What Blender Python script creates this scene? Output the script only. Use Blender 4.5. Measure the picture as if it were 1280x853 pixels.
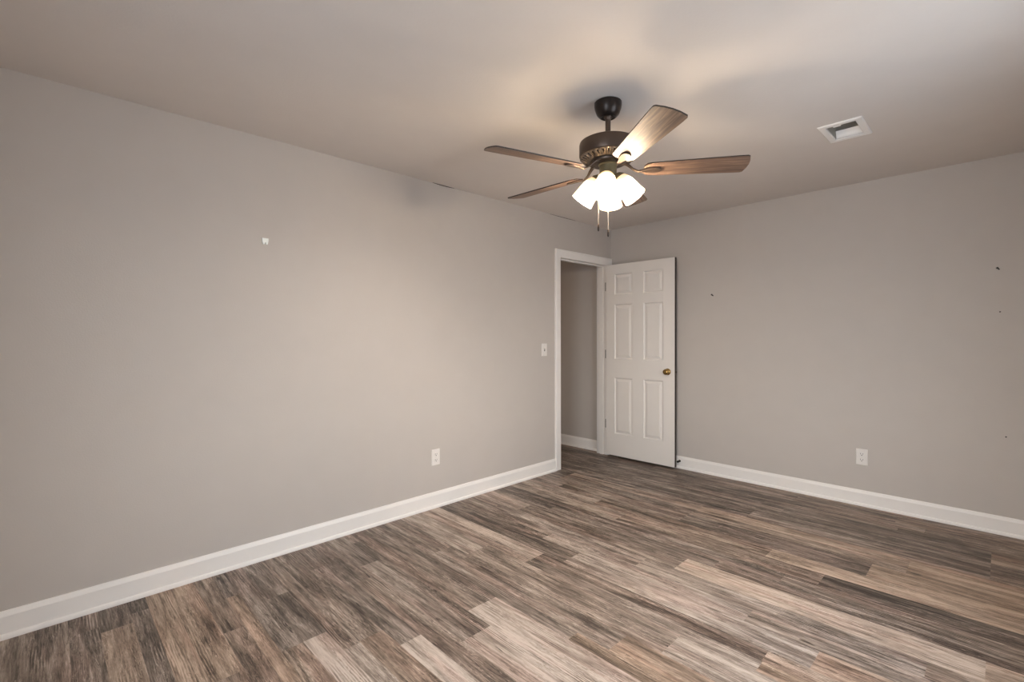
import bpy, bmesh, math, random
from mathutils import Vector, Matrix

for o in list(bpy.data.objects):
    bpy.data.objects.remove(o, do_unlink=True)
SC = bpy.context.scene
COL = SC.collection

# ------------------------------------------------------------------ camera, world, lights, exposure
def camera():
    yaw, pitch, roll = math.radians(45.794), math.radians(-0.577), math.radians(-0.156)
    cy, sy, cp, sp = math.cos(yaw), math.sin(yaw), math.cos(pitch), math.sin(pitch)
    r = Vector((cy, sy, 0)); f = Vector((-sy * cp, cy * cp, sp)); u = r.cross(f)
    r2 = r * math.cos(roll) + u * math.sin(roll)
    u2 = u * math.cos(roll) - r * math.sin(roll)
    cd = bpy.data.cameras.new('camera'); cam = bpy.data.objects.new('camera', cd); COL.objects.link(cam)
    m = Matrix((r2, u2, -f)).transposed().to_4x4()
    m.translation = Vector((2.9786, -4.4027, 1.2884))
    cam.matrix_world = m
    cd.sensor_width = 36; cd.sensor_fit = 'HORIZONTAL'; cd.lens = 596.31 / 1280 * 36
    cd.clip_start = 0.02
    SC.camera = cam
camera()

SKY_STRENGTH = 14.2
LAMP_STRENGTH = 3.0
BULB_STRENGTH = 1600.0
SHADE_CLEAR = 0.44
HALL_FILL_STRENGTH = 12.0
EXPOSURE = 0.18
SC.view_settings.view_transform = 'Standard'
SC.view_settings.look = 'None'
SC.view_settings.gamma = 1
SC.view_settings.use_curve_mapping = False
SC.view_settings.exposure = EXPOSURE
SC.cycles.max_bounces = 12
SC.cycles.diffuse_bounces = 8

w = bpy.data.worlds.new('daylight'); SC.world = w; w.use_nodes = True
nt = w.node_tree; nt.nodes.clear()
out = nt.nodes.new('ShaderNodeOutputWorld'); bg = nt.nodes.new('ShaderNodeBackground')
tc = nt.nodes.new('ShaderNodeTexCoord'); sep = nt.nodes.new('ShaderNodeSeparateXYZ'); rp = nt.nodes.new('ShaderNodeValToRGB')
mr = nt.nodes.new('ShaderNodeMapRange'); mr.inputs[1].default_value = -1; mr.inputs[2].default_value = 1
nt.links.new(tc.outputs['Generated'], sep.inputs[0]); nt.links.new(sep.outputs[2], mr.inputs[0]); nt.links.new(mr.outputs[0], rp.inputs[0])
e = rp.color_ramp.elements
e[0].position = 0.0; e[0].color = (0.29, 0.33, 0.39, 1)
e[1].position = 1.0; e[1].color = (0.70, 0.79, 0.94, 1)
k = rp.color_ramp.elements.new(0.49); k.color = (0.41, 0.46, 0.53, 1)
k = rp.color_ramp.elements.new(0.51); k.color = (0.80, 0.84, 0.88, 1)
nt.links.new(rp.outputs[0], bg.inputs[0]); bg.inputs[1].default_value = SKY_STRENGTH
nt.links.new(bg.outputs[0], out.inputs[0])

# room extents: left wall x=0, back wall y=0, right wall x=XR, front wall y=YF
XR, YF, CH = 3.30, -4.95, 2.44
WY0, WY1, WZ0, WZ1 = -2.65, -1.90, 0.62, 2.06      # window in the right wall
def portal(loc, rot, sx, sy):
    ld = bpy.data.lights.new('window_portal', 'AREA'); ld.shape = 'RECTANGLE'; ld.size = sx; ld.size_y = sy
    ld.cycles.is_portal = True
    lo = bpy.data.objects.new('window_portal', ld); COL.objects.link(lo); lo.location = loc; lo.rotation_euler = rot
FX_0, FX_1 = 1.95, 3.05                              # unseen window added in the front wall to brighten the back wall
portal(((FX_0 + FX_1) / 2, YF - 0.115, (WZ0 + WZ1) / 2), (math.radians(90), 0, 0), FX_1 - FX_0, WZ1 - WZ0)
portal((XR + 0.115, (WY0 + WY1) / 2, (WZ0 + WZ1) / 2), (0, math.radians(90), 0), WZ1 - WZ0, WY1 - WY0)

# ------------------------------------------------------------------ materials
def new_mat(name):
    m = bpy.data.materials.new(name); m.use_nodes = True
    return m, m.node_tree, m.node_tree.nodes['Principled BSDF']
def plain(name, col, rough=0.5, metal=0.0, bump=0.0, bscale=200, spec=0.5, coat=0.0):
    m, t, b = new_mat(name)
    b.inputs['Roughness'].default_value = rough; b.inputs['Metallic'].default_value = metal
    b.inputs['Specular IOR Level'].default_value = spec
    n = t.nodes.new('ShaderNodeTexNoise'); n.inputs['Scale'].default_value = 6; n.inputs['Detail'].default_value = 4
    c = t.nodes.new('ShaderNodeTexCoord'); t.links.new(c.outputs['Object'], n.inputs['Vector'])
    mx = t.nodes.new('ShaderNodeMix'); mx.data_type = 'RGBA'
    mx.inputs[6].default_value = (*[v * 0.97 for v in col], 1); mx.inputs[7].default_value = (*[min(1, v * 1.03) for v in col], 1)
    t.links.new(n.outputs[0], mx.inputs[0]); t.links.new(mx.outputs[2], b.inputs['Base Color'])
    if bump:
        n2 = t.nodes.new('ShaderNodeTexNoise'); n2.inputs['Scale'].default_value = bscale; n2.inputs['Detail'].default_value = 3
        t.links.new(c.outputs['Object'], n2.inputs['Vector'])
        bp = t.nodes.new('ShaderNodeBump'); bp.inputs['Strength'].default_value = bump; bp.inputs['Distance'].default_value = 0.002
        t.links.new(n2.outputs[0], bp.inputs['Height']); t.links.new(bp.outputs[0], b.inputs['Normal'])
    return m
WALL = plain('greige_wall_paint', (0.545, 0.507, 0.475), 0.6, bump=0.25, bscale=140, spec=0.25)
CEIL = plain('ceiling_paint', (0.70, 0.65, 0.61), 0.85, bump=0.35, bscale=110, spec=0.15)
TRIM = plain('white_trim_paint', (0.86, 0.835, 0.81), 0.38)
DOOR = plain('white_door_paint', (0.80, 0.765, 0.73), 0.42, bump=0.08, bscale=60)
PLASTIC = plain('white_plastic', (0.80, 0.77, 0.74), 0.35)
SLOT = plain('dark_slot', (0.02, 0.018, 0.016), 0.6)
BRASS = plain('aged_brass', (0.42, 0.27, 0.10), 0.22, 1.0)
HINGE = plain('dark_bronze_hinge', (0.06, 0.042, 0.03), 0.45, 0.7)
BRONZE = plain('oil_rubbed_bronze', (0.105, 0.075, 0.058), 0.38, 0.75)
CANOPY = plain('dark_bronze_canopy', (0.035, 0.026, 0.022), 0.33, 0.6)
PEWTER = plain('brushed_bronze_relief', (0.22, 0.17, 0.13), 0.35, 0.8)
RUBBER = plain('black_rubber', (0.02, 0.018, 0.016), 0.7)
DUCT = plain('duct_interior', (0.42, 0.39, 0.34), 0.6)
CHAINM = plain('steel_chain', (0.7, 0.66, 0.6), 0.3, 0.9)
GAP = plain('open_joint_shadow_gap', (0.07, 0.05, 0.04), 0.9)

def floor_mat():
    m, t, b = new_mat('wood_plank_floor')
    N = t.nodes.new; L = t.links.new
    c = N('ShaderNodeTexCoord')
    def attr(n):
        a = N('ShaderNodeAttribute'); a.attribute_name = n; a.attribute_type = 'GEOMETRY'; return a.outputs['Fac']
    tone, seed, warm = attr('tone'), attr('seed'), attr('warm')
    def noise(sc, scale, detail, rough, dist):
        mp = N('ShaderNodeMapping'); mp.inputs['Scale'].default_value = sc; L(c.outputs['Object'], mp.inputs['Vector'])
        n = N('ShaderNodeTexNoise'); n.noise_dimensions = '4D'; n.inputs['Scale'].default_value = scale
        n.inputs['Detail'].default_value = detail; n.inputs['Roughness'].default_value = rough; n.inputs['Distortion'].default_value = dist
        L(mp.outputs[0], n.inputs['Vector']); L(seed, n.inputs['W']); return n.outputs[0]
    def math_(op, a, b_, cl=False):
        n = N('ShaderNodeMath'); n.operation = op; n.use_clamp = cl
        for i, v in enumerate((a, b_)):
            if isinstance(v, (int, float)): n.inputs[i].default_value = v
            else: L(v, n.inputs[i])
        return n.outputs[0]
    def rng(v, a, b_, c_, d):
        n = N('ShaderNodeMapRange'); L(v, n.inputs[0])
        for i, x in enumerate((a, b_, c_, d)): n.inputs[i + 1].default_value = x
        return n.outputs[0]
    streak = noise((1.1, 13, 1), 1.6, 7, 0.62, 0.9)
    fine = noise((5.5, 85, 1), 1.6, 6, 0.72, 0.5)
    blotch = noise((2.2, 7, 1), 1.0, 3, 0.5, 0.5)
    # weathered cathedral figure
    mp = N('ShaderNodeMapping'); mp.inputs['Scale'].default_value = (2.6, 20, 1); L(c.outputs['Object'], mp.inputs['Vector'])
    off = N('ShaderNodeCombineXYZ'); L(math_('MULTIPLY', seed, 3.7), off.inputs[0]); L(math_('MULTIPLY', seed, 1.9), off.inputs[1])
    va = N('ShaderNodeVectorMath'); va.operation = 'ADD'; L(mp.outputs[0], va.inputs[0]); L(off.outputs[0], va.inputs[1])
    wv = N('ShaderNodeTexWave'); wv.bands_direction = 'Y'; wv.inputs['Scale'].default_value = 1.6; wv.inputs['Distortion'].default_value = 9
    wv.inputs['Detail'].default_value = 2.0; wv.inputs['Detail Scale'].default_value = 0.5; L(va.outputs[0], wv.inputs['Vector'])
    figmask = rng(noise((1.6, 6, 1), 1.3, 2, 0.5, 0.3), 0.54, 0.66, 0, 1)
    speck = noise((34, 260, 1), 1.0, 3, 0.6, 0.0)
    speckmask = rng(noise((1.3, 9, 1), 1.7, 3, 0.6, 0.4), 0.42, 0.66, 0.15, 1)
    v = math_('MULTIPLY', math_('SUBTRACT', tone, 0.45), 0.62)
    v = math_('ADD', v, 0.46)
    v = math_('ADD', v, math_('MULTIPLY', math_('SUBTRACT', streak, 0.5), 1.75))
    v = math_('ADD', v, math_('MULTIPLY', math_('SUBTRACT', fine, 0.5), 1.35))
    v = math_('ADD', v, math_('MULTIPLY', math_('SUBTRACT', blotch, 0.5), 0.35))
    v = math_('ADD', v, math_('MULTIPLY', math_('SUBTRACT', rng(wv.outputs['Fac'], 0.2, 0.9, 0, 1), 0.5), math_('MULTIPLY', figmask, 0.38)))
    sp = rng(speck, 0.53, 0.70, 0, 1)
    v = math_('ADD', v, math_('MULTIPLY', math_('MULTIPLY', sp, speckmask), 0.42))
    # thin dark checks and pale cerused veins following the grain
    for sc, sg, amp, wd in (((2.2, 30, 1), 1, -0.34, 0.022), ((1.7, 22, 1), 2, 0.36, 0.018)):
        nz = noise(sc, 1.3, 3, 0.55, 1.1 + sg)
        rid = rng(math_('ABSOLUTE', math_('SUBTRACT', nz, 0.5), 0), 0.0, wd, 1, 0)
        v = math_('ADD', v, math_('MULTIPLY', math_('MULTIPLY', rid, speckmask), amp))
    # knots and short dark checks
    kn = noise((7, 42, 1), 1.0, 2, 0.5, 0.2)
    v = math_('SUBTRACT', v, math_('MULTIPLY', rng(kn, 0.67, 0.76, 0, 1), 0.42), True)
    rp = N('ShaderNodeValToRGB'); L(v, rp.inputs[0]); e = rp.color_ramp.elements
    e[0].position = 0.05; e[0].color = (0.040, 0.029, 0.022, 1); e[1].position = 0.98; e[1].color = (0.56, 0.49, 0.435, 1)
    for p, col in ((0.28, (0.115, 0.090, 0.073)), (0.50, (0.235, 0.190, 0.158)), (0.75, (0.41, 0.345, 0.295))):
        x = e.new(p); x.color = (*col, 1)
    hs = N('ShaderNodeMix'); hs.data_type = 'RGBA'; hs.blend_type = 'MULTIPLY'; hs.inputs[7].default_value = (1.06, 0.93, 0.80, 1)
    L(warm, hs.inputs[0]); L(rp.outputs[0], hs.inputs[6])
    # pinkish cast in parts of the print
    pk = N('ShaderNodeMix'); pk.data_type = 'RGBA'; pk.blend_type = 'MULTIPLY'; pk.inputs[7].default_value = (1.03, 0.955, 0.95, 1)
    L(rng(noise((0.9, 8, 1), 1.5, 2, 0.5, 0.2), 0.48, 0.62, 0, 1), pk.inputs[0]); L(hs.outputs[2], pk.inputs[6])
    L(pk.outputs[2], b.inputs['Base Color'])
    L(rng(fine, 0.3, 0.7, 0.52, 0.38), b.inputs['Roughness'])
    b.inputs['Specular IOR Level'].default_value = 0.35
    bp = N('ShaderNodeBump'); bp.inputs['Strength'].default_value = 0.12; bp.inputs['Distance'].default_value = 0.001
    L(fine, bp.inputs['Height']); L(bp.outputs[0], b.inputs['Normal'])
    return m
FLOOR = floor_mat()

def blade_mat():
    m, t, b = new_mat('walnut_blade_wood'); N = t.nodes.new; L = t.links.new
    c = N('ShaderNodeTexCoord'); mp = N('ShaderNodeMapping'); mp.inputs['Scale'].default_value = (3, 55, 8); L(c.outputs['Object'], mp.inputs[0])
    n = N('ShaderNodeTexNoise'); n.inputs['Scale'].default_value = 1.4; n.inputs['Detail'].default_value = 6; n.inputs['Roughness'].default_value = 0.65; n.inputs['Distortion'].default_value = 0.6
    L(mp.outputs[0], n.inputs['Vector']); r = N('ShaderNodeValToRGB'); L(n.outputs[0], r.inputs[0])
    e = r.color_ramp.elements; e[0].position = 0.3; e[0].color = (0.060, 0.036, 0.026, 1); e[1].position = 0.72; e[1].color = (0.30, 0.195, 0.135, 1)
    x = e.new(0.5); x.color = (0.15, 0.092, 0.064, 1)
    L(r.outputs[0], b.inputs['Base Color']); b.inputs['Roughness'].default_value = 0.48
    return m
BLADE = blade_mat()
BLADE_EDGE = plain('dark_blade_edge', (0.035, 0.024, 0.02), 0.5)

def shade_mat():
    m, t, b = new_mat('lit_frosted_glass'); N = t.nodes.new; L = t.links.new
    c = N('ShaderNodeTexCoord'); s = N('ShaderNodeSeparateXYZ'); L(c.outputs['Object'], s.inputs[0])
    mr = N('ShaderNodeMapRange'); mr.inputs[1].default_value = 0.0; mr.inputs[2].default_value = 0.13; L(s.outputs[2], mr.inputs[0])
    r = N('ShaderNodeValToRGB'); L(mr.outputs[0], r.inputs[0]); e = r.color_ramp.elements
    e[0].position = 0.0; e[0].color = (0.16, 0.095, 0.035, 1); e[1].position = 1.0; e[1].color = (0.40, 0.32, 0.20, 1)
    for p, col in ((0.18, (0.24, 0.155, 0.06)), (0.34, (0.32, 0.25, 0.14)), (0.55, (1.0, 0.80, 0.56)), (0.80, (0.85, 0.67, 0.46))):
        x = e.new(p); x.color = (*col, 1)
    L(r.outputs[0], b.inputs['Emission Color']); b.inputs['Emission Strength'].default_value = LAMP_STRENGTH
    b.inputs['Base Color'].default_value = (0.85, 0.82, 0.75, 1); b.inputs['Roughness'].default_value = 0.3
    tr = N('ShaderNodeBsdfTransparent'); tr.inputs[0].default_value = (1, 0.96, 0.88, 1)
    mx = N('ShaderNodeMixShader'); mx.inputs[0].default_value = SHADE_CLEAR
    tm = N('ShaderNodeMapRange'); tm.interpolation_type = 'SMOOTHSTEP'; L(s.outputs[2], tm.inputs[0])
    for i_, v_ in enumerate((0.026, 0.066, 0.02, SHADE_CLEAR)): tm.inputs[i_ + 1].default_value = v_
    L(tm.outputs[0], mx.inputs[0])
    o = t.nodes['Material Output']; L(b.outputs[0], mx.inputs[1]); L(tr.outputs[0], mx.inputs[2]); L(mx.outputs[0], o.inputs[0])
    return m
SHADE = shade_mat()
def bulb_mat():
    m, t, b = new_mat('lit_bulb'); b.inputs['Emission Color'].default_value = (1, 0.85, 0.71, 1)
    b.inputs['Emission Strength'].default_value = BULB_STRENGTH; b.inputs['Base Color'].default_value = (0.9, 0.9, 0.85, 1)
    return m
BULB = bulb_mat()
def pane_mat():
    m = bpy.data.materials.new('clear_window_pane'); m.use_nodes = True; t = m.node_tree; t.nodes.clear()
    o = t.nodes.new('ShaderNodeOutputMaterial'); a = t.nodes.new('ShaderNodeBsdfTransparent'); g = t.nodes.new('ShaderNodeBsdfGlossy')
    a.inputs[0].default_value = (0.95, 0.97, 0.97, 1); g.inputs['Roughness'].default_value = 0.02
    mx = t.nodes.new('ShaderNodeMixShader'); mx.inputs[0].default_value = 0.06
    t.links.new(a.outputs[0], mx.inputs[1]); t.links.new(g.outputs[0], mx.inputs[2]); t.links.new(mx.outputs[0], o.inputs[0])
    return m
PANE = pane_mat()

# ------------------------------------------------------------------ helpers
def box(bm, x0, x1, y0, y1, z0, z1):
    v = [bm.verts.new((x, y, z)) for x in (x0, x1) for y in (y0, y1) for z in (z0, z1)]
    for f in ((0, 1, 3, 2), (4, 6, 7, 5), (0, 4, 5, 1), (2, 3, 7, 6), (0, 2, 6, 4), (1, 5, 7, 3)):
        bm.faces.new([v[i] for i in f])
def lathe(bm, prof, n=40, M=None):
    rings = []
    for r, z in prof:
        if r < 1e-5: rings.append([bm.verts.new((0, 0, z))])
        else: rings.append([bm.verts.new((r * math.cos(2 * math.pi * i / n), r * math.sin(2 * math.pi * i / n), z)) for i in range(n)])
    for a, b in zip(rings, rings[1:]):
        for i in range(n):
            j = (i + 1) % n
            if len(a) == 1 and len(b) == 1: continue
            if len(a) == 1: bm.faces.new((a[0], b[i], b[j]))
            elif len(b) == 1: bm.faces.new((a[i], a[j], b[0]))
            else: bm.faces.new((a[i], a[j], b[j], b[i]))
    if M is not None:
        for ring in rings:
            for v in ring: v.co = M @ v.co
def tube(bm, pts, rad, n=10):
    pts = [Vector(p) for p in pts]; rings = []
    for i, p in enumerate(pts):
        d = (pts[min(i + 1, len(pts) - 1)] - pts[max(i - 1, 0)]).normalized()
        a = d.cross(Vector((0, 0, 1)) if abs(d.z) < 0.9 else Vector((1, 0, 0))).normalized(); b = d.cross(a)
        rr = rad[i] if isinstance(rad, (list, tuple)) else rad
        rings.append([bm.verts.new(p + a * rr * math.cos(2 * math.pi * k / n) + b * rr * math.sin(2 * math.pi * k / n)) for k in range(n)])
    for a, b in zip(rings, rings[1:]):
        for k in range(n): bm.faces.new((a[k], a[(k + 1) % n], b[(k + 1) % n], b[k]))
    bm.faces.new(rings[0]); bm.faces.new(rings[-1][::-1])
def obj(name, bm, mat, parent=None, loc=None, rot=None, smooth=False, bevel=0, M=None):
    bmesh.ops.recalc_face_normals(bm, faces=bm.faces)
    me = bpy.data.meshes.new(name); bm.to_mesh(me); bm.free()
    for mm in (mat if isinstance(mat, (list, tuple)) else [mat]): me.materials.append(mm)
    o = bpy.data.objects.new(name, me); COL.objects.link(o)
    if parent: o.parent = parent
    if loc is not None: o.location = loc
    if rot is not None: o.rotation_euler = rot
    if M is not None: o.matrix_local = M
    if smooth:
        for p in me.polygons: p.use_smooth = True
        if smooth != 'all':
            me.set_sharp_from_angle(angle=math.radians(38))
    if bevel:
        md = o.modifiers.new('bevel', 'BEVEL'); md.width = bevel; md.segments = 2; md.limit_method = 'ANGLE'
    return o
def empty(name, loc, rot=(0, 0, 0)):
    o = bpy.data.objects.new(name, None); COL.objects.link(o); o.location = loc; o.rotation_euler = rot; o.empty_display_size = 0.05
    return o
def tag(o, label, cat, group=None):
    o['label'] = label; o['category'] = cat
    if group: o['group'] = group
    return o
def struct(o, label=None, cat=None):
    o['kind'] = 'structure'
    if label: o['label'] = label
    if cat: o['category'] = cat
    return o

# ------------------------------------------------------------------ floor
random.seed(11)
ROWS = [  # (far edge y, near edge y, [(plank end x, tone, warm), ...])
 (0.12, 0.0, [(0.4, .3, .2), (1.6, .3, .2)]),
 (0.0, -0.10, [(0.15, .30, .2), (1.35, .32, .3), (2.6, .40, .6)]),
 (-0.10, -0.25, [(0.6, .26, .1), (1.85, .36, .3), (2.47, .30, .5), (3.7, .36, .8)]),
 (-0.25, -0.33, [(0.9, .34, .1), (2.02, .28, .2), (2.63, .40, .5), (3.9, .28, .6)]),
 (-0.33, -0.41, [(0.33, .28, .1), (1.55, .36, .2), (2.5, .34, .4), (3.7, .32, .6)]),
 (-0.41, -0.51, [(0.48, .34, .1), (1.70, .22, .1), (2.94, .26, .2), (4.1, .34, .8)]),
 (-0.51, -0.60, [(0.63, .30, .1), (1.86, .34, .2), (2.94, .22, .2), (4.1, .62, .8)]),
 (-0.60, -0.68, [(0.48, .26, .1), (1.70, .36, .1), (2.94, .34, .1), (4.1, .20, .3)]),
 (-0.68, -0.745, [(0.48, .38, .2), (1.715, .26, .1), (2.94, .28, .1), (4.1, .10, .3)]),
 (-0.745, -0.865, [(0.48, .30, .1), (1.715, .26, .1), (2.94, .38, .1), (4.1, .34, .4)]),
 (-0.865, -0.985, [(0.18, .28, .2), (1.41, .62, .4), (2.62, .66, .7), (3.85, .70, .9)]),
 (-0.985, -1.09, [(0.18, .30, .2), (1.41, .36, .2), (2.62, .52, .5), (3.85, .62, .9)]),
 (-1.09, -1.28, [(0.33, .40, .1), (1.41, .38, .3), (2.475, .26, .1), (3.7, .72, .9)]),
 (-1.28, -1.415, [(0.79, .66, .2), (2.02, .42, .6), (3.24, .76, .8)]),
 (-1.415, -1.56, [(1.09, .62, .3), (2.32, .46, .5), (3.54, .06, .1)]),
 (-1.56, -1.67, [(0.95, .14, .1), (2.17, .34, .1), (3.4, .36, .3)]),
 (-1.67, -1.765, [(0.63, .38, .1), (1.86, .30, .1), (3.08, .20, .2)]),
 (-1.765, -1.93, [(0.48, .68, .1), (1.718, .32, .2), (2.94, .88, .5), (4.1, .55, .7)]),
 (-1.93, -2.05, [(0.31, .62, .1), (1.55, .48, .0), (2.78, .50, .1), (3.9, .5, .5)]),
 (-2.05, -2.16, [(0.94, .34, .2), (2.17, .58, .0), (3.4, .42, .2)]),
 (-2.16, -2.305, [(1.237, .18, .1), (2.466, .66, .0), (3.6, .58, .8)]),
 (-2.305, -2.39, [(1.09, .90, .2), (2.32, .30, .2), (3.54, .50, .6)]),
 (-2.39, -2.465, [(1.09, .62, .2), (2.325, .38, .1), (3.5, .60, .9)]),
 (-2.465, -2.633, [(0.78, .74, .1), (2.02, .40, .2), (3.3, .66, .1)]),
 (-2.633, -2.72, [(0.63, .42, .1), (1.86, .46, .1), (3.1, .55, .8)]),
 (-2.72, -2.766, [(0.63, .34, .2), (1.86, .56, .1), (3.1, .50, .9)]),
 (-2.766, -2.83, [(0.47, .30, .1), (1.70, .42, .0), (2.9, .52, .8)]),
 (-2.83, -2.915, [(1.24, .42, .1), (2.46, .72, .1)]),
 (-2.915, -3.003, [(1.237, .34, .2), (2.46, .98, .1)]),
 (-3.003, -3.053, [(0.17, .5, .1), (1.397, .28, .1), (2.62, .80, .1)]),
 (-3.053, -3.16, [(0.48, .42, .0), (1.397, .48, .0), (2.62, .76, .1)]),
 (-3.16, -3.26, [(0.63, .44, .0), (1.86, .42, .2)]),
 (-3.26, -3.36, [(0.33, .36, .1), (1.234, .50, .0), (2.46, .94, .1)]),
 (-3.36, -3.472, [(1.09, .34, .2), (2.32, .42, .6)]),
 (-3.472, -3.542, [(1.099, .36, .2), (2.32, .66, .1)]),
 (-3.542, -3.642, [(0.47, .42, .0), (0.927, .30, .0), (2.15, .98, .1)]),
 (-3.642, -3.73, [(0.93, .44, .0), (2.15, .46, .5)]),
 (-3.73, -3.785, [(0.32, .30, .1), (1.55, .62, .8)]),
 (-3.785, -3.87, [(0.63, .46, .5), (1.85, .5, .5)]),
 (-3.87, -3.98, [(0.94, .60, .8), (2.15, .5, .5)]),
 (-3.98, -4.07, [(1.1, .72, .8), (2.3, .5, .5)]),
 (-4.07, -4.14, [(0.16, .10, .1), (1.4, .22, .1)]),
 (-4.14, -4.25, [(0.25, .32, .1), (1.2, .55, .6)]),
 (-4.25, -4.35, [(0.19, .42, .1), (1.4, .38, .1)]),
 (-4.35, -4.47, [(0.6, .36, .2), (1.8, .4, .2)]),
 (-4.47, -4.60, [(0.4, .44, .2), (1.6, .4, .2)]),
 (-4.60, -4.75, [(0.7, .36, .2), (1.9, .4, .2)]),
 (-4.75, YF - 0.1, [(0.3, .44, .2), (1.5, .4, .2)]),
]
FX0, FX1 = -1.5, XR + 0.02
bm = bmesh.new()
lt = bm.faces.layers.float.new('tone'); lsd = bm.faces.layers.float.new('seed'); lw = bm.faces.layers.float.new('warm')
for ya, yb, segs in ROWS:
    xs = [(FX0, segs[0][0] - 1.2192, random.uniform(.28, .5), .3)] if segs[0][0] - 1.2192 > FX0 else []
    x = xs[0][1] if xs else FX0
    for xe, tn, wm in segs:
        if x >= FX1: break
        xs.append((x, min(xe, FX1), tn, wm)); x = xe
    while x < FX1:
        xs.append((x, min(x + 1.2192, FX1), random.choice((.35, .5, .65)), random.uniform(.2, .7))); x += 1.2192
    for x0, x1, tn, wm in xs:
        f = bm.faces.new([bm.verts.new(p) for p in ((x0, yb, 0), (x1, yb, 0), (x1, ya, 0), (x0, ya, 0))])
        f[lt] = tn; f[lsd] = random.uniform(0, 60); f[lw] = wm
me = bpy.data.meshes.new('floor'); bm.to_mesh(me); bm.free(); me.materials.append(FLOOR)
fl = bpy.data.objects.new('floor', me); COL.objects.link(fl)
struct(fl, 'weathered grey-brown wood plank floor with pale and dark boards', 'floor')

# ------------------------------------------------------------------ walls and ceiling
OY0, OY1, OZ = -0.878, -0.062, 2.07       # rough opening in the left wall
bm = bmesh.new()
box(bm, -0.12, 0, YF - 0.12, OY0, 0, CH); box(bm, -0.12, 0, OY0, OY1, OZ, CH); box(bm, -0.12, 0, OY1, 0, 0, CH)
struct(obj('wall_left', bm, WALL), 'long greige wall left of the doorway', 'wall')
bm = bmesh.new(); box(bm, -1.5, XR + 0.12, 0, 0.12, 0, CH)
struct(obj('wall_back', bm, WALL), 'greige wall behind the open door', 'wall')
bm = bmesh.new()
box(bm, XR, XR + 0.12, YF, WY0, 0, CH); box(bm, XR, XR + 0.12, WY1, 0, 0, CH)
box(bm, XR, XR + 0.12, WY0, WY1, 0, WZ0); box(bm, XR, XR + 0.12, WY0, WY1, WZ1, CH)
struct(obj('wall_right', bm, WALL), 'greige wall with the window', 'wall')
bm = bmesh.new()
box(bm, 0, FX_0, YF - 0.12, YF, 0, CH); box(bm, FX_1, XR + 0.12, YF - 0.12, YF, 0, CH)
box(bm, FX_0, FX_1, YF - 0.12, YF, 0, WZ0); box(bm, FX_0, FX_1, YF - 0.12, YF, WZ1, CH)
struct(obj('wall_front', bm, WALL), 'greige wall behind the viewpoint', 'wall')
bm = bmesh.new(); box(bm, -1.5, -1.38, -3.2, 0, 0, CH); box(bm, -1.5, -0.12, -3.32, -3.2, 0, CH)
struct(obj('wall_hall', bm, WALL), 'hallway wall beyond the doorway', 'wall')
VX0, VX1, VY0, VY1 = 2.290, 2.424, -1.300, -1.075
bm = bmesh.new()
ZC = CH + 0.08
box(bm, -1.5, VX0, YF - 0.12, 0.12, CH, ZC); box(bm, VX1, XR + 0.12, YF - 0.12, 0.12, CH, ZC)
box(bm, VX0, VX1, YF - 0.12, VY0, CH, ZC); box(bm, VX0, VX1, VY1, 0.12, CH, ZC)
struct(obj('ceiling', bm, CEIL), 'flat painted ceiling with soft fan shadows', 'ceiling')

# windows, seen only from other viewpoints: one in the right wall, one added in the front for light
def window(name, loc, rz, W, H, label):
    t = struct(empty(name, loc, (0, 0, rz)), label, 'window')
    hw = W / 2; bm = bmesh.new()
    for a, b in ((-hw, -hw + 0.045), (hw - 0.045, hw)): box(bm, 0.03, 0.09, a, b, 0.045, H - 0.045)
    box(bm, 0.03, 0.09, -hw, hw, 0, 0.045); box(bm, 0.03, 0.09, -hw, hw, H - 0.045, H)
    box(bm, 0.04, 0.08, -hw + .045, hw - .045, H / 2 - 0.02, H / 2 + 0.02)
    obj('window_frame', bm, TRIM, t)
    for z0, z1 in ((0.045, H / 2 - 0.02), (H / 2 + 0.02, H - 0.045)):
        bm = bmesh.new(); box(bm, 0.058, 0.062, -hw + .045, hw - .045, z0, z1); obj('pane', bm, PANE, t)
    bm = bmesh.new(); box(bm, -0.04, 0.03, -hw - 0.05, hw + 0.05, -0.03, 0.0); obj('window_sill', bm, TRIM, t)
window('window_1', (XR, (WY0 + WY1) / 2, WZ0), 0, WY1 - WY0, WZ1 - WZ0, 'white framed window in the right wall')
window('fill_window', ((FX_0 + FX_1) / 2, YF, WZ0), math.radians(-90), FX_1 - FX_0, WZ1 - WZ0, 'unseen white framed window added behind the viewpoint to light the room')

# baseboards
BP = [(0, 0), (0.024, 0), (0.024, 0.009), (0.021, 0.017), (0.015, 0.021), (0.014, 0.022), (0.014, 0.095), (0.0125, 0.099), (0.009, 0.108), (0.006, 0.1165), (0, 0.117)]
def baseboard(name, a, b, n, m0=0, m1=0, label=None):   # run from a to b at the wall face, n = direction into the room
    a = Vector((*a, 0)); b = Vector((*b, 0)); n = Vector((*n, 0)); d = (b - a).normalized()
    bm = bmesh.new(); A = []; B = []
    for tk, z in BP:
        A.append(bm.verts.new(a + n * tk + d * tk * m0 + Vector((0, 0, z)))); B.append(bm.verts.new(b + n * tk - d * tk * m1 + Vector((0, 0, z))))
    for i in range(len(BP)):
        j = (i + 1) % len(BP); bm.faces.new((A[i], A[j], B[j], B[i]))
    bm.faces.new(A); bm.faces.new(B[::-1])
    struct(obj(name, bm, TRIM), label, 'baseboard' if label else None)
baseboard('baseboard_left', (0, YF), (0, -0.936), (1, 0), 1, 0, 'white baseboard along the long left wall')
baseboard('baseboard_back', (0.02, 0), (XR, 0), (0, -1), 0, 1, 'white baseboard along the back wall')
baseboard('baseboard_right', (XR, 0), (XR, YF), (-1, 0), 1, 1)
baseboard('baseboard_front', (XR, YF), (0, YF), (0, 1), 1, 1)
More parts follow.
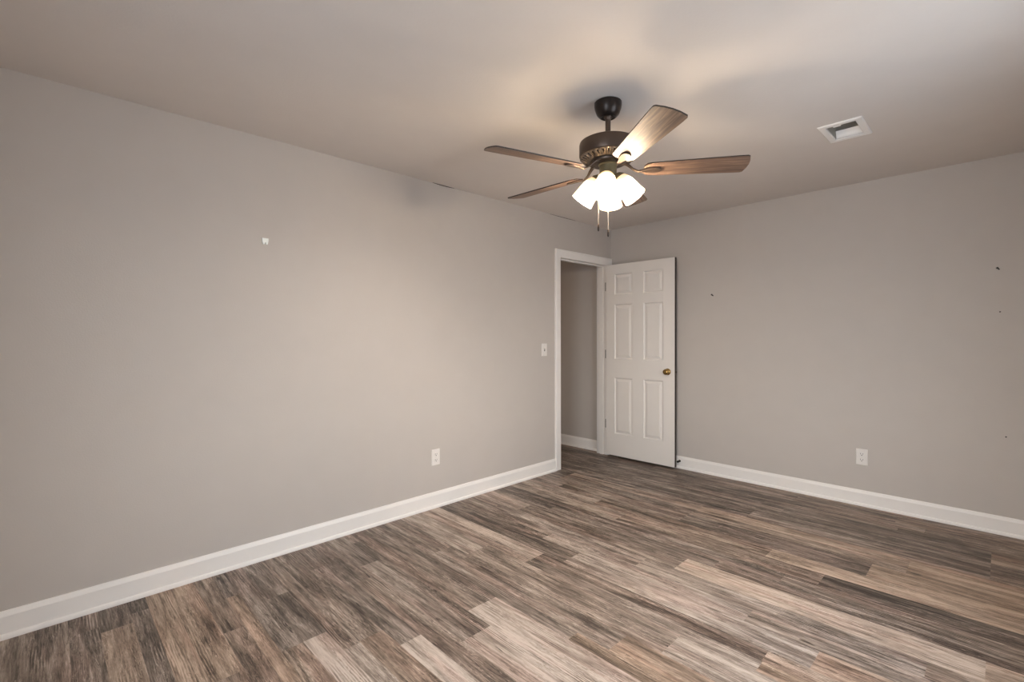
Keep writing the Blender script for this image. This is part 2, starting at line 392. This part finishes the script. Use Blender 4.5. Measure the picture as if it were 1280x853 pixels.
baseboard('baseboard_hall', (-1.38, 0), (-0.137, 0), (0, -1), 1, 0, 'white baseboard in the hallway beyond the doorway')

# ------------------------------------------------------------------ doorway trim
IY0, IY1, IZ = -0.858, -0.082, 2.047
CP = [(0, 0), (0, 0.009), (0.006, 0.012), (0.010, 0.0125), (0.050, 0.015), (0.060, 0.0155), (0.064, 0.019), (0.074, 0.019), (0.078, 0.016), (0.078, 0)]
def casing(name, x, sgn, label=None):
    bm = bmesh.new(); R = []
    for wd, tk in CP:
        X = x + sgn * tk
        R.append([bm.verts.new(p) for p in ((X, IY0 - wd, 0), (X, IY0 - wd, IZ + wd), (X, IY1 + wd, IZ + wd), (X, IY1 + wd, 0))])
    for a, b in zip(R, R[1:]):
        for i in range(3): bm.faces.new((a[i], a[i + 1], b[i + 1], b[i]))
    bm.faces.new([r[0] for r in R]); bm.faces.new([r[3] for r in R])
    struct(obj(name, bm, TRIM), label, 'trim' if label else None)
casing('trim_1', 0, 1, 'white door casing around the doorway on the room side')
casing('trim_2', -0.12, -1)
bm = bmesh.new(); J0, J1 = IY0 - 0.005, IY1 + 0.005
box(bm, -0.12, 0, OY0, J0, 0, IZ); box(bm, -0.12, 0, J1, OY1, 0, IZ); box(bm, -0.12, 0, OY0, OY1, IZ, OZ)
box(bm, -0.085, -0.045, J0, J0 + 0.011, 0, IZ - 0.011); box(bm, -0.085, -0.045, J1 - 0.011, J1, 0, IZ - 0.011); box(bm, -0.085, -0.045, J0, J1, IZ - 0.011, IZ)
struct(obj('trim_3', bm, TRIM, bevel=0.0012), 'white jamb and stop lining the doorway', 'trim')

# ------------------------------------------------------------------ open six panel door
HX, HY = 0.018, -0.121          # hinge-side lower corner of the face that shows
DW, DT, DZ0, DZ1 = 0.777, 0.035, 0.024, 2.040
ang = math.radians(0.9)
door = struct(empty('door_1', (HX, HY, 0), (0, 0, ang)), 'white six panel interior door standing open against the back wall', 'door')
def leaf():
    bm = bmesh.new()
    xs = [0, 0.108, 0.319, 0.446, 0.657, DW]; zs = [DZ0, 0.258, 0.848, 1.047, 1.620, 1.722, 1.938, DZ1]
    steps = [(0.0, 0.0), (0.006, 0.0065), (0.010, 0.0095), (0.016, 0.0095), (0.040, 0.0025)]
    for y, s in ((0, 1), (DT, -1)):
        for i in range(5):
            for j in range(7):
                x0, x1, z0, z1 = xs[i], xs[i + 1], zs[j], zs[j + 1]
                if i in (1, 3) and j in (1, 3, 5):
                    R = []
                    for ins, dp in steps:
                        R.append([bm.verts.new(p) for p in ((x0 + ins, y + s * dp, z0 + ins), (x1 - ins, y + s * dp, z0 + ins), (x1 - ins, y + s * dp, z1 - ins), (x0 + ins, y + s * dp, z1 - ins))])
                    for a, b in zip(R, R[1:]):
                        for k_ in range(4): bm.faces.new((a[k_], a[(k_ + 1) % 4], b[(k_ + 1) % 4], b[k_]))
                    bm.faces.new(R[-1])
                else:
                    bm.faces.new([bm.verts.new(p) for p in ((x0, y, z0), (x1, y, z0), (x1, y, z1), (x0, y, z1))])
    for q in (((0, 0, DZ0), (0, DT, DZ0), (0, DT, DZ1), (0, 0, DZ1)), ((DW, 0, DZ0), (DW, DT, DZ0), (DW, DT, DZ1), (DW, 0, DZ1)),
              ((0, 0, DZ0), (DW, 0, DZ0), (DW, DT, DZ0), (0, DT, DZ0)), ((0, 0, DZ1), (DW, 0, DZ1), (DW, DT, DZ1), (0, DT, DZ1))):
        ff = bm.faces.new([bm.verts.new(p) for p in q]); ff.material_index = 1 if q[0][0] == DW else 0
    bmesh.ops.remove_doubles(bm, verts=bm.verts, dist=1e-5)
    return bm
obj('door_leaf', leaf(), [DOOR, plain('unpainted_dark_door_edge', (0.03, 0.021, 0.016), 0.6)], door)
def knob(side):
    y = 0 if side < 0 else DT
    M = Matrix.Translation((0.706, y, 0.940)) @ Matrix.Rotation(math.radians(90 if side < 0 else -90), 4, 'X')
    prof = [(0, 0), (0.031, 0), (0.032, 0.003), (0.029, 0.007), (0.014, 0.010), (0.011, 0.016), (0.011, 0.024), (0.018, 0.029), (0.026, 0.035), (0.0285, 0.043), (0.026, 0.051), (0.018, 0.0565), (0.008, 0.0585), (0, 0.059)]
    bm = bmesh.new(); lathe(bm, prof, 32); 
    k_ = obj('door_knob', bm, BRASS, door, M=M, smooth='all'); k_['label'] = 'round aged brass knob'
knob(-1); knob(1)
bm = bmesh.new(); box(bm, DW, DW + 0.0015, 0.005, 0.030, 0.910, 0.968); box(bm, DW + 0.0015, DW + 0.010, 0.011, 0.024, 0.932, 0.948)
obj('latch_plate', bm, HINGE, door)['label'] = 'dark bronze latch plate on the door edge'
for z in (1.815, 1.095, 0.350):
    bm = bmesh.new(); tube(bm, [(-0.014, 0.034, z - 0.045), (-0.014, 0.034, z + 0.045)], 0.0085, 12)
    box(bm, -0.0105, -0.0005, 0.004, 0.036, z - 0.045, z + 0.045)
    for dz in (-0.047, 0.047): tube(bm, [(-0.014, 0.034, z + dz - 0.002), (-0.014, 0.034, z + dz + 0.003)], 0.005, 10)
    obj('hinge', bm, HINGE, door, smooth=True)['label'] = 'dark bronze butt hinge'

# door stop on the baseboard behind the door
ds = tag(empty('door_stop', (0.799, -0.014, 0.072)), 'small dark rubber-tipped door stop on baseboard beside the open door edge', 'door stop')
M = Matrix.Rotation(math.radians(90), 4, 'X')
bm = bmesh.new(); lathe(bm, [(0, 0), (0.011, 0), (0.011, 0.004), (0.005, 0.006), (0.005, 0.034), (0, 0.034)], 20, M); obj('stem', bm, HINGE, ds, smooth=True)
bm = bmesh.new(); lathe(bm, [(0, 0.030), (0.009, 0.030), (0.0105, 0.034), (0.0105, 0.043), (0.008, 0.047), (0, 0.048)], 20, M); obj('rubber_tip', bm, RUBBER, ds, smooth=True)

# ------------------------------------------------------------------ outlets, switch, wall bits
def plate_frame(bm, w2, h2, t=0.006):
    R = []
    for ins, y in ((0, 0), (0, 0.003), (0.003, t)):
        R.append([bm.verts.new((sx * (w2 - ins), -y, sz * (h2 - ins))) for sx, sz in ((-1, -1), (1, -1), (1, 1), (-1, 1))])
    for a, b in zip(R, R[1:]):
        for k_ in range(4): bm.faces.new((a[k_], a[(k_ + 1) % 4], b[(k_ + 1) % 4], b[k_]))
    bm.faces.new(R[-1]); bm.faces.new(R[0][::-1])
def outlet(loc, rz, label):
    t = tag(empty('wall_outlet', loc, (0, 0, rz)), label, 'outlet')
    bm = bmesh.new(); plate_frame(bm, 0.0365, 0.060); obj('cover_plate', bm, PLASTIC, t)
    for dz in (0.0215, -0.0215):
        bm = bmesh.new(); n = 28; ring = []
        for y in (-0.0055, -0.0085):
            ring.append([bm.verts.new((max(-0.0165, min(0.0165, 0.0195 * math.cos(2 * math.pi * i / n))), y, dz + max(-0.0145, min(0.0145, 0.0175 * math.sin(2 * math.pi * i / n))))) for i in range(n)])
        for i in range(n): bm.faces.new((ring[0][i], ring[0][(i + 1) % n], ring[1][(i + 1) % n], ring[1][i]))
        bm.faces.new(ring[1]); s = obj('socket', bm, PLASTIC, t)
        bm = bmesh.new()
        box(bm, -0.0085, -0.0060, -0.0090, -0.0080, dz - 0.001, dz + 0.009); box(bm, 0.0060, 0.0085, -0.0090, -0.0080, dz + 0.000, dz + 0.008)
        lathe(bm, [(0, 0.0080), (0.0033, 0.0080), (0.0033, 0.0090), (0, 0.0090)], 14, Matrix.Translation((0, 0, dz - 0.007)) @ M)
        obj('slots', bm, SLOT, s)
    bm = bmesh.new(); lathe(bm, [(0, 0.0058), (0.0032, 0.0058), (0.0030, 0.0072), (0, 0.0075)], 14, M); obj('screw', bm, CHAINM, t)
outlet((0, -2.314, 0.377), math.radians(90), 'white duplex outlet low on the long left wall')
outlet((2.243, 0, 0.368), 0, 'white duplex outlet low on the back wall right of the door')
t = tag(empty('light_switch', (0, -1.088, 1.161), (0, 0, math.radians(90))), 'white toggle light switch on left wall beside the doorway', 'light switch')
bm = bmesh.new(); plate_frame(bm, 0.036, 0.058); obj('cover_plate', bm, PLASTIC, t)
bm = bmesh.new(); box(bm, -0.0055, 0.0055, -0.0065, -0.0055, -0.013, 0.013); obj('toggle_slot', bm, SLOT, t)
bm = bmesh.new(); box(bm, -0.0042, 0.0042, -0.021, -0.006, -0.001, 0.009); obj('toggle', bm, PLASTIC, t, rot=(math.radians(-18), 0, 0), bevel=0.001)
for z in (0.043, -0.043):
    bm = bmesh.new(); lathe(bm, [(0, 0.0058), (0.003, 0.0058), (0.0028, 0.007), (0, 0.0073)], 12, Matrix.Translation((0, 0, z)) @ M); obj('screw', bm, CHAINM, t)

# white picture hanger left on the long wall: plate with two prongs
bm = bmesh.new()
out_ = [(-0.017, 0.018), (0.017, 0.018), (0.0165, 0.002), (0.012, -0.017), (0.0045, -0.017), (0.002, -0.006), (-0.002, -0.006), (-0.0045, -0.017), (-0.012, -0.017), (-0.0165, 0.002)]
F = [bm.verts.new((x, -0.007, z)) for x, z in out_]; Bk = [bm.verts.new((x, 0, z)) for x, z in out_]
bm.faces.new(F); bm.faces.new(Bk[::-1])
for i in range(len(out_)): bm.faces.new((F[i], F[(i + 1) % len(out_)], Bk[(i + 1) % len(out_)], Bk[i]))
tag(obj('picture_hanger', bm, plain('bright_white_plastic', (0.9, 0.95, 0.93), 0.3), loc=(0, -3.497, 1.841), rot=(0, 0, math.radians(90))), 'tiny white two-pronged picture hanger high on the long left wall', 'picture hanger')
def nail(x, z, L, r, tilt, label):
    bm = bmesh.new(); lathe(bm, [(0, 0), (r, 0), (r, L * 0.8), (r * 1.7, L * 0.85), (r * 1.7, L), (0, L)], 12)
    tag(obj('nail', bm, SLOT, loc=(x, 0.0005, z), M=Matrix.Translation((x, 0.0005, z)) @ Matrix.Rotation(math.radians(90 + tilt), 4, 'X') @ Matrix.Rotation(math.radians(tilt * 0.8), 4, 'Y')), label, 'nail', 'nails left in the back wall')
nail(1.116, 1.656, 0.022, 0.0048, -45, 'small dark nail on back wall just right of the door, nearest it')
nail(2.962, 1.711, 0.020, 0.0035, -38, 'dark bent nail, uppermost at the far right of back wall')
nail(2.967, 1.437, 0.006, 0.0025, 0, 'tiny dark nail head at far right of back wall, below the bent nail')
nail(2.998, 0.633, 0.005, 0.0025, 0, 'tiny dark nail head low at the far right of back wall')

# open joint between the long wall and the ceiling
def crack(y0, y1, dz, label):
    bm = bmesh.new(); n = 10
    for i in range(n):
        a = y0 + (y1 - y0) * i / n; b = y0 + (y1 - y0) * (i + 1) / n
        box(bm, 0, 0.003, a, b, CH - 0.0012 - dz * math.sin(math.pi * (i + .5) / n), CH)
    bmesh.ops.remove_doubles(bm, verts=bm.verts, dist=1e-6)
    tag(obj('ceiling_crack', bm, GAP), label, 'crack', 'open joints along the ceiling edge')
crack(-2.33, -2.13, 0.0045, 'thin dark crack at the ceiling edge, level with the fan')
crack(-1.00, -0.62, 0.0018, 'fine crack at the ceiling edge above the doorway')

# ------------------------------------------------------------------ ceiling register
cx, cyv = (VX0 + VX1) / 2, (VY0 + VY1) / 2
reg = tag(empty('ceiling_vent', (cx, cyv, CH)), 'white rectangular ceiling air vent with one open louver', 'vent')
bm = bmesh.new(); ox, oy, ix, iy = 0.102, 0.148, (VX1 - VX0) / 2, (VY1 - VY0) / 2
R = []
for a, b, z in ((ox, oy, 0), (ox, oy, -0.002), (ox - 0.006, oy - 0.006, -0.007), (ix + 0.004, iy + 0.004, -0.007), (ix, iy, -0.004), (ix, iy, 0.03)):
    R.append([bm.verts.new((sx * a, sy * b, z)) for sx, sy in ((-1, -1), (1, -1), (1, 1), (-1, 1))])
for a, b in zip(R, R[1:]):
    for k_ in range(4): bm.faces.new((a[k_], a[(k_ + 1) % 4], b[(k_ + 1) % 4], b[k_]))
obj('flange', bm, TRIM, reg)
bm = bmesh.new(); R = []
for z in (0.002, 0.10): R.append([bm.verts.new((sx * (ix - .001), sy * (iy - .001), z)) for sx, sy in ((-1, -1), (1, -1), (1, 1), (-1, 1))])
for k_ in range(4): bm.faces.new((R[0][k_], R[0][(k_ + 1) % 4], R[1][(k_ + 1) % 4], R[1][k_]))
bm.faces.new(R[1]); obj('duct_box', bm, DUCT, reg)
bm = bmesh.new(); R = []
for i in range(9):
    s = i / 8; y = iy - 0.003 - 0.022 * s ** 2; z = 0.001 + 0.036 * s
    R.append([bm.verts.new((x, y, z + dz)) for x, dz in ((-ix + 0.003, 0), (ix - 0.003, 0), (ix - 0.003, 0.0015), (-ix + 0.003, 0.0015))])
for a, b in zip(R, R[1:]):
    for k_ in range(4): bm.faces.new((a[k_], a[(k_ + 1) % 4], b[(k_ + 1) % 4], b[k_]))
bm.faces.new(R[0]); bm.faces.new(R[-1]); obj('louver', bm, TRIM, reg)
bm = bmesh.new(); box(bm, -0.035, 0.0, -iy + 0.004, -iy + 0.016, -0.006, -0.001); obj('lever', bm, TRIM, reg, bevel=0.001)

# ------------------------------------------------------------------ ceiling fan
FXY = (1.617, -2.414)
fan = tag(empty('ceiling_fan', (*FXY, CH)), 'bronze five-blade ceiling fan with four lit frosted glass shades', 'ceiling fan')
bm = bmesh.new(); lathe(bm, [(0, -0.0005), (0.062, -0.0005), (0.0665, -0.004), (0.0665, -0.018), (0.064, -0.034), (0.055, -0.058), (0.044, -0.071), (0.036, -0.076), (0.028, -0.070), (0, -0.066)], 48)
obj('canopy', bm, CANOPY, fan, smooth=True)
bm = bmesh.new(); lathe(bm, [(0, -0.060), (0.019, -0.062), (0.022, -0.074), (0.0135, -0.084), (0.0130, -0.090), (0.0130, -0.178), (0.022, -0.182), (0.024, -0.194), (0, -0.196)], 32)
obj('downrod', bm, BRONZE, fan, smooth=True)
bm = bmesh.new(); lathe(bm, [(0, -0.188), (0.090, -0.190), (0.126, -0.193), (0.138, -0.200), (0.141, -0.209), (0.141, -0.262), (0.138, -0.268), (0.134, -0.270), (0, -0.270)], 64)
obj('motor_housing', bm, BRONZE, fan, smooth=True)
# ornate grille ring under the motor: sloping band carrying raised palmette ribs
bm = bmesh.new(); lathe(bm, [(0, -0.268), (0.136, -0.268), (0.137, -0.271), (0.132, -0.274), (0.100, -0.287), (0.096, -0.290), (0.088, -0.291), (0, -0.291)], 64)
grille = obj('motor_grille', bm, PEWTER, fan, smooth=True); grille['label'] = 'pale bronze ring with raised relief ribs'
bm = bmesh.new()
for i in range(30):
    a = 2 * math.pi * i / 30; ca, sa = math.cos(a), math.sin(a)
    rw = 0.0042 if i % 3 else 0.0065
    pts = [(0.133, -0.2725), (0.124, -0.278), (0.112, -0.283), (0.101, -0.287)]
    tube(bm, [(r * ca, r * sa, z) for r, z in pts], [rw * 1.25, rw, rw * 0.8, rw * 0.5], 8)
obj('relief_ribs', bm, PEWTER, grille, smooth='all')
bm = bmesh.new()
for i in range(30):
    a = 2 * math.pi * (i + .5) / 30; ca, sa = math.cos(a), math.sin(a)
    tube(bm, [(r * ca, r * sa, z) for r, z in ((0.130, -0.2752), (0.108, -0.2842))], [0.0042, 0.0026], 6)
obj('relief_slots', bm, CANOPY, grille, smooth='all')
bm = bmesh.new(); lathe(bm, [(0, -0.290), (0.084, -0.290), (0.088, -0.294), (0.086, -0.303), (0.066, -0.306), (0, -0.306)], 48)
obj('flywheel', bm, BRONZE, fan, smooth=True)
KITM = plain('lamp_tinted_bronze_housing', (0.22, 0.175, 0.095), 0.42, 0.45)  # olive cast from the lit glass shades is put into this bronze colour
bm = bmesh.new(); lathe(bm, [(0, -0.304), (0.046, -0.304), (0.048, -0.308), (0.042, -0.313), (0.0415, -0.372), (0.044, -0.377), (0.044, -0.392), (0.034, -0.404), (0.016, -0.412), (0.010, -0.420), (0, -0.421)], 40)
kit = obj('switch_housing', bm, KITM, fan, smooth=True)

BANG = [-107, -35, 37, 109, 181]
BZ = -0.338
def blade_mesh():
    bm = bmesh.new(); pts = []
    r0, r1 = 0.175, 0.655
    def hw_(r): s = (r - r0) / (r1 - r0); return 0.050 + 0.019 * min(1, s * 1.15) ** 0.8
    side = [(r0 + (r1 - r0) * i / 16) for i in range(17)]
    up = [(r, hw_(r)) for r in side[1:15]]
    dn = [(r, -hw_(r)) for r in side[1:15]]
    hwE = hw_(0.62)
    tip = [(0.632, hwE), (0.641, hwE * 0.92), (0.650, hwE * 0.45), (0.653, 0), (0.650, -hwE * 0.45), (0.641, -hwE * 0.92), (0.632, -hwE)]
    root = [(0.172, -0.030), (0.170, 0.030)]
    pts = [(0.186, 0.048)] + up + tip + dn[::-1] + [(0.186, -0.048)] + root
    T = [bm.verts.new((x, y, 0.003)) for x, y in pts]; B_ = [bm.verts.new((x, y, -0.003)) for x, y in pts]
    bm.faces.new(T); bm.faces.new(B_[::-1])
    n = len(pts)
    for i in range(n):
        f = bm.faces.new((T[i], T[(i + 1) % n], B_[(i + 1) % n], B_[i])); f.material_index = 1
    return bm
def iron_mesh():
    bm = bmesh.new()
    path = [(0.060, 0.039, 0.016), (0.084, 0.037, 0.015), (0.102, 0.022, 0.012), (0.122, 0.002, 0.0085), (0.145, -0.011, 0.0085), (0.170, -0.0085, 0.013), (0.190, -0.0075, 0.020), (0.215, -0.0070, 0.023), (0.235, -0.0070, 0.0215), (0.247, -0.0070, 0.015), (0.252, -0.0070, 0.006)]
    R = []
    for r, z, h in path: R.append([bm.verts.new(p) for p in ((r, -h, z + 0.0035), (r, h, z + 0.0035), (r, h * 0.9, z - 0.004), (r, -h * 0.9, z - 0.004))])
    for a, b in zip(R, R[1:]):
        for k_ in range(4): bm.faces.new((a[k_], a[(k_ + 1) % 4], b[(k_ + 1) % 4], b[k_]))
    bm.faces.new(R[0]); bm.faces.new(R[-1][::-1])
    return bm
pitch = Matrix.Rotation(math.radians(12.5), 4, 'X')
b0 = i0 = None
for a in BANG:
    Mb = Matrix.Translation((0, 0, BZ)) @ Matrix.Rotation(math.radians(a), 4, 'Z')
    if b0 is None:
        b0 = obj('blade', blade_mesh(), [BLADE, BLADE_EDGE], fan, M=Mb @ Matrix.Rotation(math.radians(-12.5), 4, 'X'))
        b0['label'] = 'brown wood-grain fan blade'
        i0 = obj('blade_iron', iron_mesh(), BRONZE, b0, smooth=True, bevel=0.0015); i0['label'] = 'bronze bracket holding the blade'
    else:
        b = b0.copy(); COL.objects.link(b); b.matrix_local = Mb @ Matrix.Rotation(math.radians(-12.5), 4, 'X')
        i = i0.copy(); COL.objects.link(i); i.parent = b

# four lamps
def shade_mesh():
    bm = bmesh.new()
    outp = [(0.020, 0.000), (0.029, 0.002), (0.033, 0.008), (0.038, 0.018), (0.0435, 0.032), (0.047, 0.050), (0.0495, 0.075), (0.052, 0.100), (0.0555, 0.122), (0.0575, 0.130)]
    inp = [(r - 0.003, z + (0.003 if i_ == 0 else 0)) for i_, (r, z) in enumerate(outp)][::-1]
    lathe(bm, outp + inp, 36)
    return bm
def holder_mesh():
    bm = bmesh.new(); lathe(bm, [(0, -0.022), (0.012, -0.022), (0.018, -0.018), (0.030, -0.004), (0.032, 0.006), (0.030, 0.008), (0.0, 0.008)], 28); return bm
def bulb_mesh():
    bm = bmesh.new(); lathe(bm, [(0, 0.008), (0.012, 0.008), (0.013, 0.036), (0.018, 0.048), (0.0225, 0.060), (0.023, 0.069), (0.019, 0.081), (0.010, 0.089), (0, 0.091)], 24); return bm
protos = None
for a in (-62, 28, 118, 208):
    tilt = math.radians(180 - 37)
    Ms = Matrix.Translation((0, 0, -0.375)) @ Matrix.Rotation(math.radians(a), 4, 'Z') @ Matrix.Translation((0.052, 0, 0)) @ Matrix.Rotation(tilt, 4, 'Y')
    if protos is None:
        s = obj('lamp_shade', shade_mesh(), SHADE, fan, M=Ms, smooth=True); s['label'] = 'lit frosted glass bell shade'
        h = obj('shade_holder', holder_mesh(), KITM, s, smooth=True); bl = obj('bulb', bulb_mesh(), BULB, s, smooth='all')
        protos = (s, h, bl)
    else:
        s = protos[0].copy(); COL.objects.link(s); s.matrix_local = Ms
        for p in protos[1:]:
            c = p.copy(); COL.objects.link(c); c.parent = s
    bm = bmesh.new(); ca, sa = math.cos(math.radians(a)), math.sin(math.radians(a))
    tube(bm, [(r * ca, r * sa, z) for r, z in ((0.020, -0.386), (0.034, -0.380), (0.044, -0.366), (0.0455, -0.3660))], 0.008, 10)
    obj('lamp_arm', bm, KITM, kit, smooth='all')
def chain(dx, dy, z0, z1):
    bm = bmesh.new(); tube(bm, [(dx, dy, z0), (dx, dy, z1)], 0.0013, 6)
    nb = int((z0 - z1) / 0.006)
    for i in range(nb):
        lathe(bm, [(0, -0.0022), (0.0019, -0.001), (0.0019, 0.001), (0, 0.0022)], 6, Matrix.Translation((dx, dy, z0 - (i + .5) * 0.006)))
    c = obj('pull_chain', bm, CHAINM, fan, smooth='all')
    bm = bmesh.new(); lathe(bm, [(0, 0.002), (0.002, 0.001), (0.0036, -0.004), (0.0048, -0.018), (0.0046, -0.030), (0.0028, -0.036), (0, -0.037)], 16, Matrix.Translation((dx, dy, z1)))
    obj('fob', bm, CANOPY, c, smooth='all')['label'] = 'dark chain fob'
chain(-0.036, -0.030, -0.40, -0.597)
chain(0.010, -0.014, -0.405, -0.629)

# ------------------------------------------------------------------ unseen dome lamp added to brighten the hallway wall
HL, HN, HB = new_mat('hall_fill_glow')
HB.inputs['Emission Color'].default_value = (1, 0.66, 0.40, 1); HB.inputs['Emission Strength'].default_value = HALL_FILL_STRENGTH
hl = tag(empty('hallway_fill_light', (-0.75, -1.75, CH)), 'unseen dome light added on the hallway ceiling to brighten the hallway', 'fill light')
bm = bmesh.new(); lathe(bm, [(0, -0.0005), (0.150, -0.0005), (0.150, -0.018), (0.142, -0.022), (0, -0.022)], 40); obj('base', bm, BRONZE, hl, smooth=True)
bm = bmesh.new(); lathe(bm, [(0, -0.0225), (0.138, -0.0225), (0.132, -0.050), (0.108, -0.076), (0.070, -0.092), (0.030, -0.099), (0, -0.100)], 40); obj('glass_dome', bm, HL, hl, smooth='all')
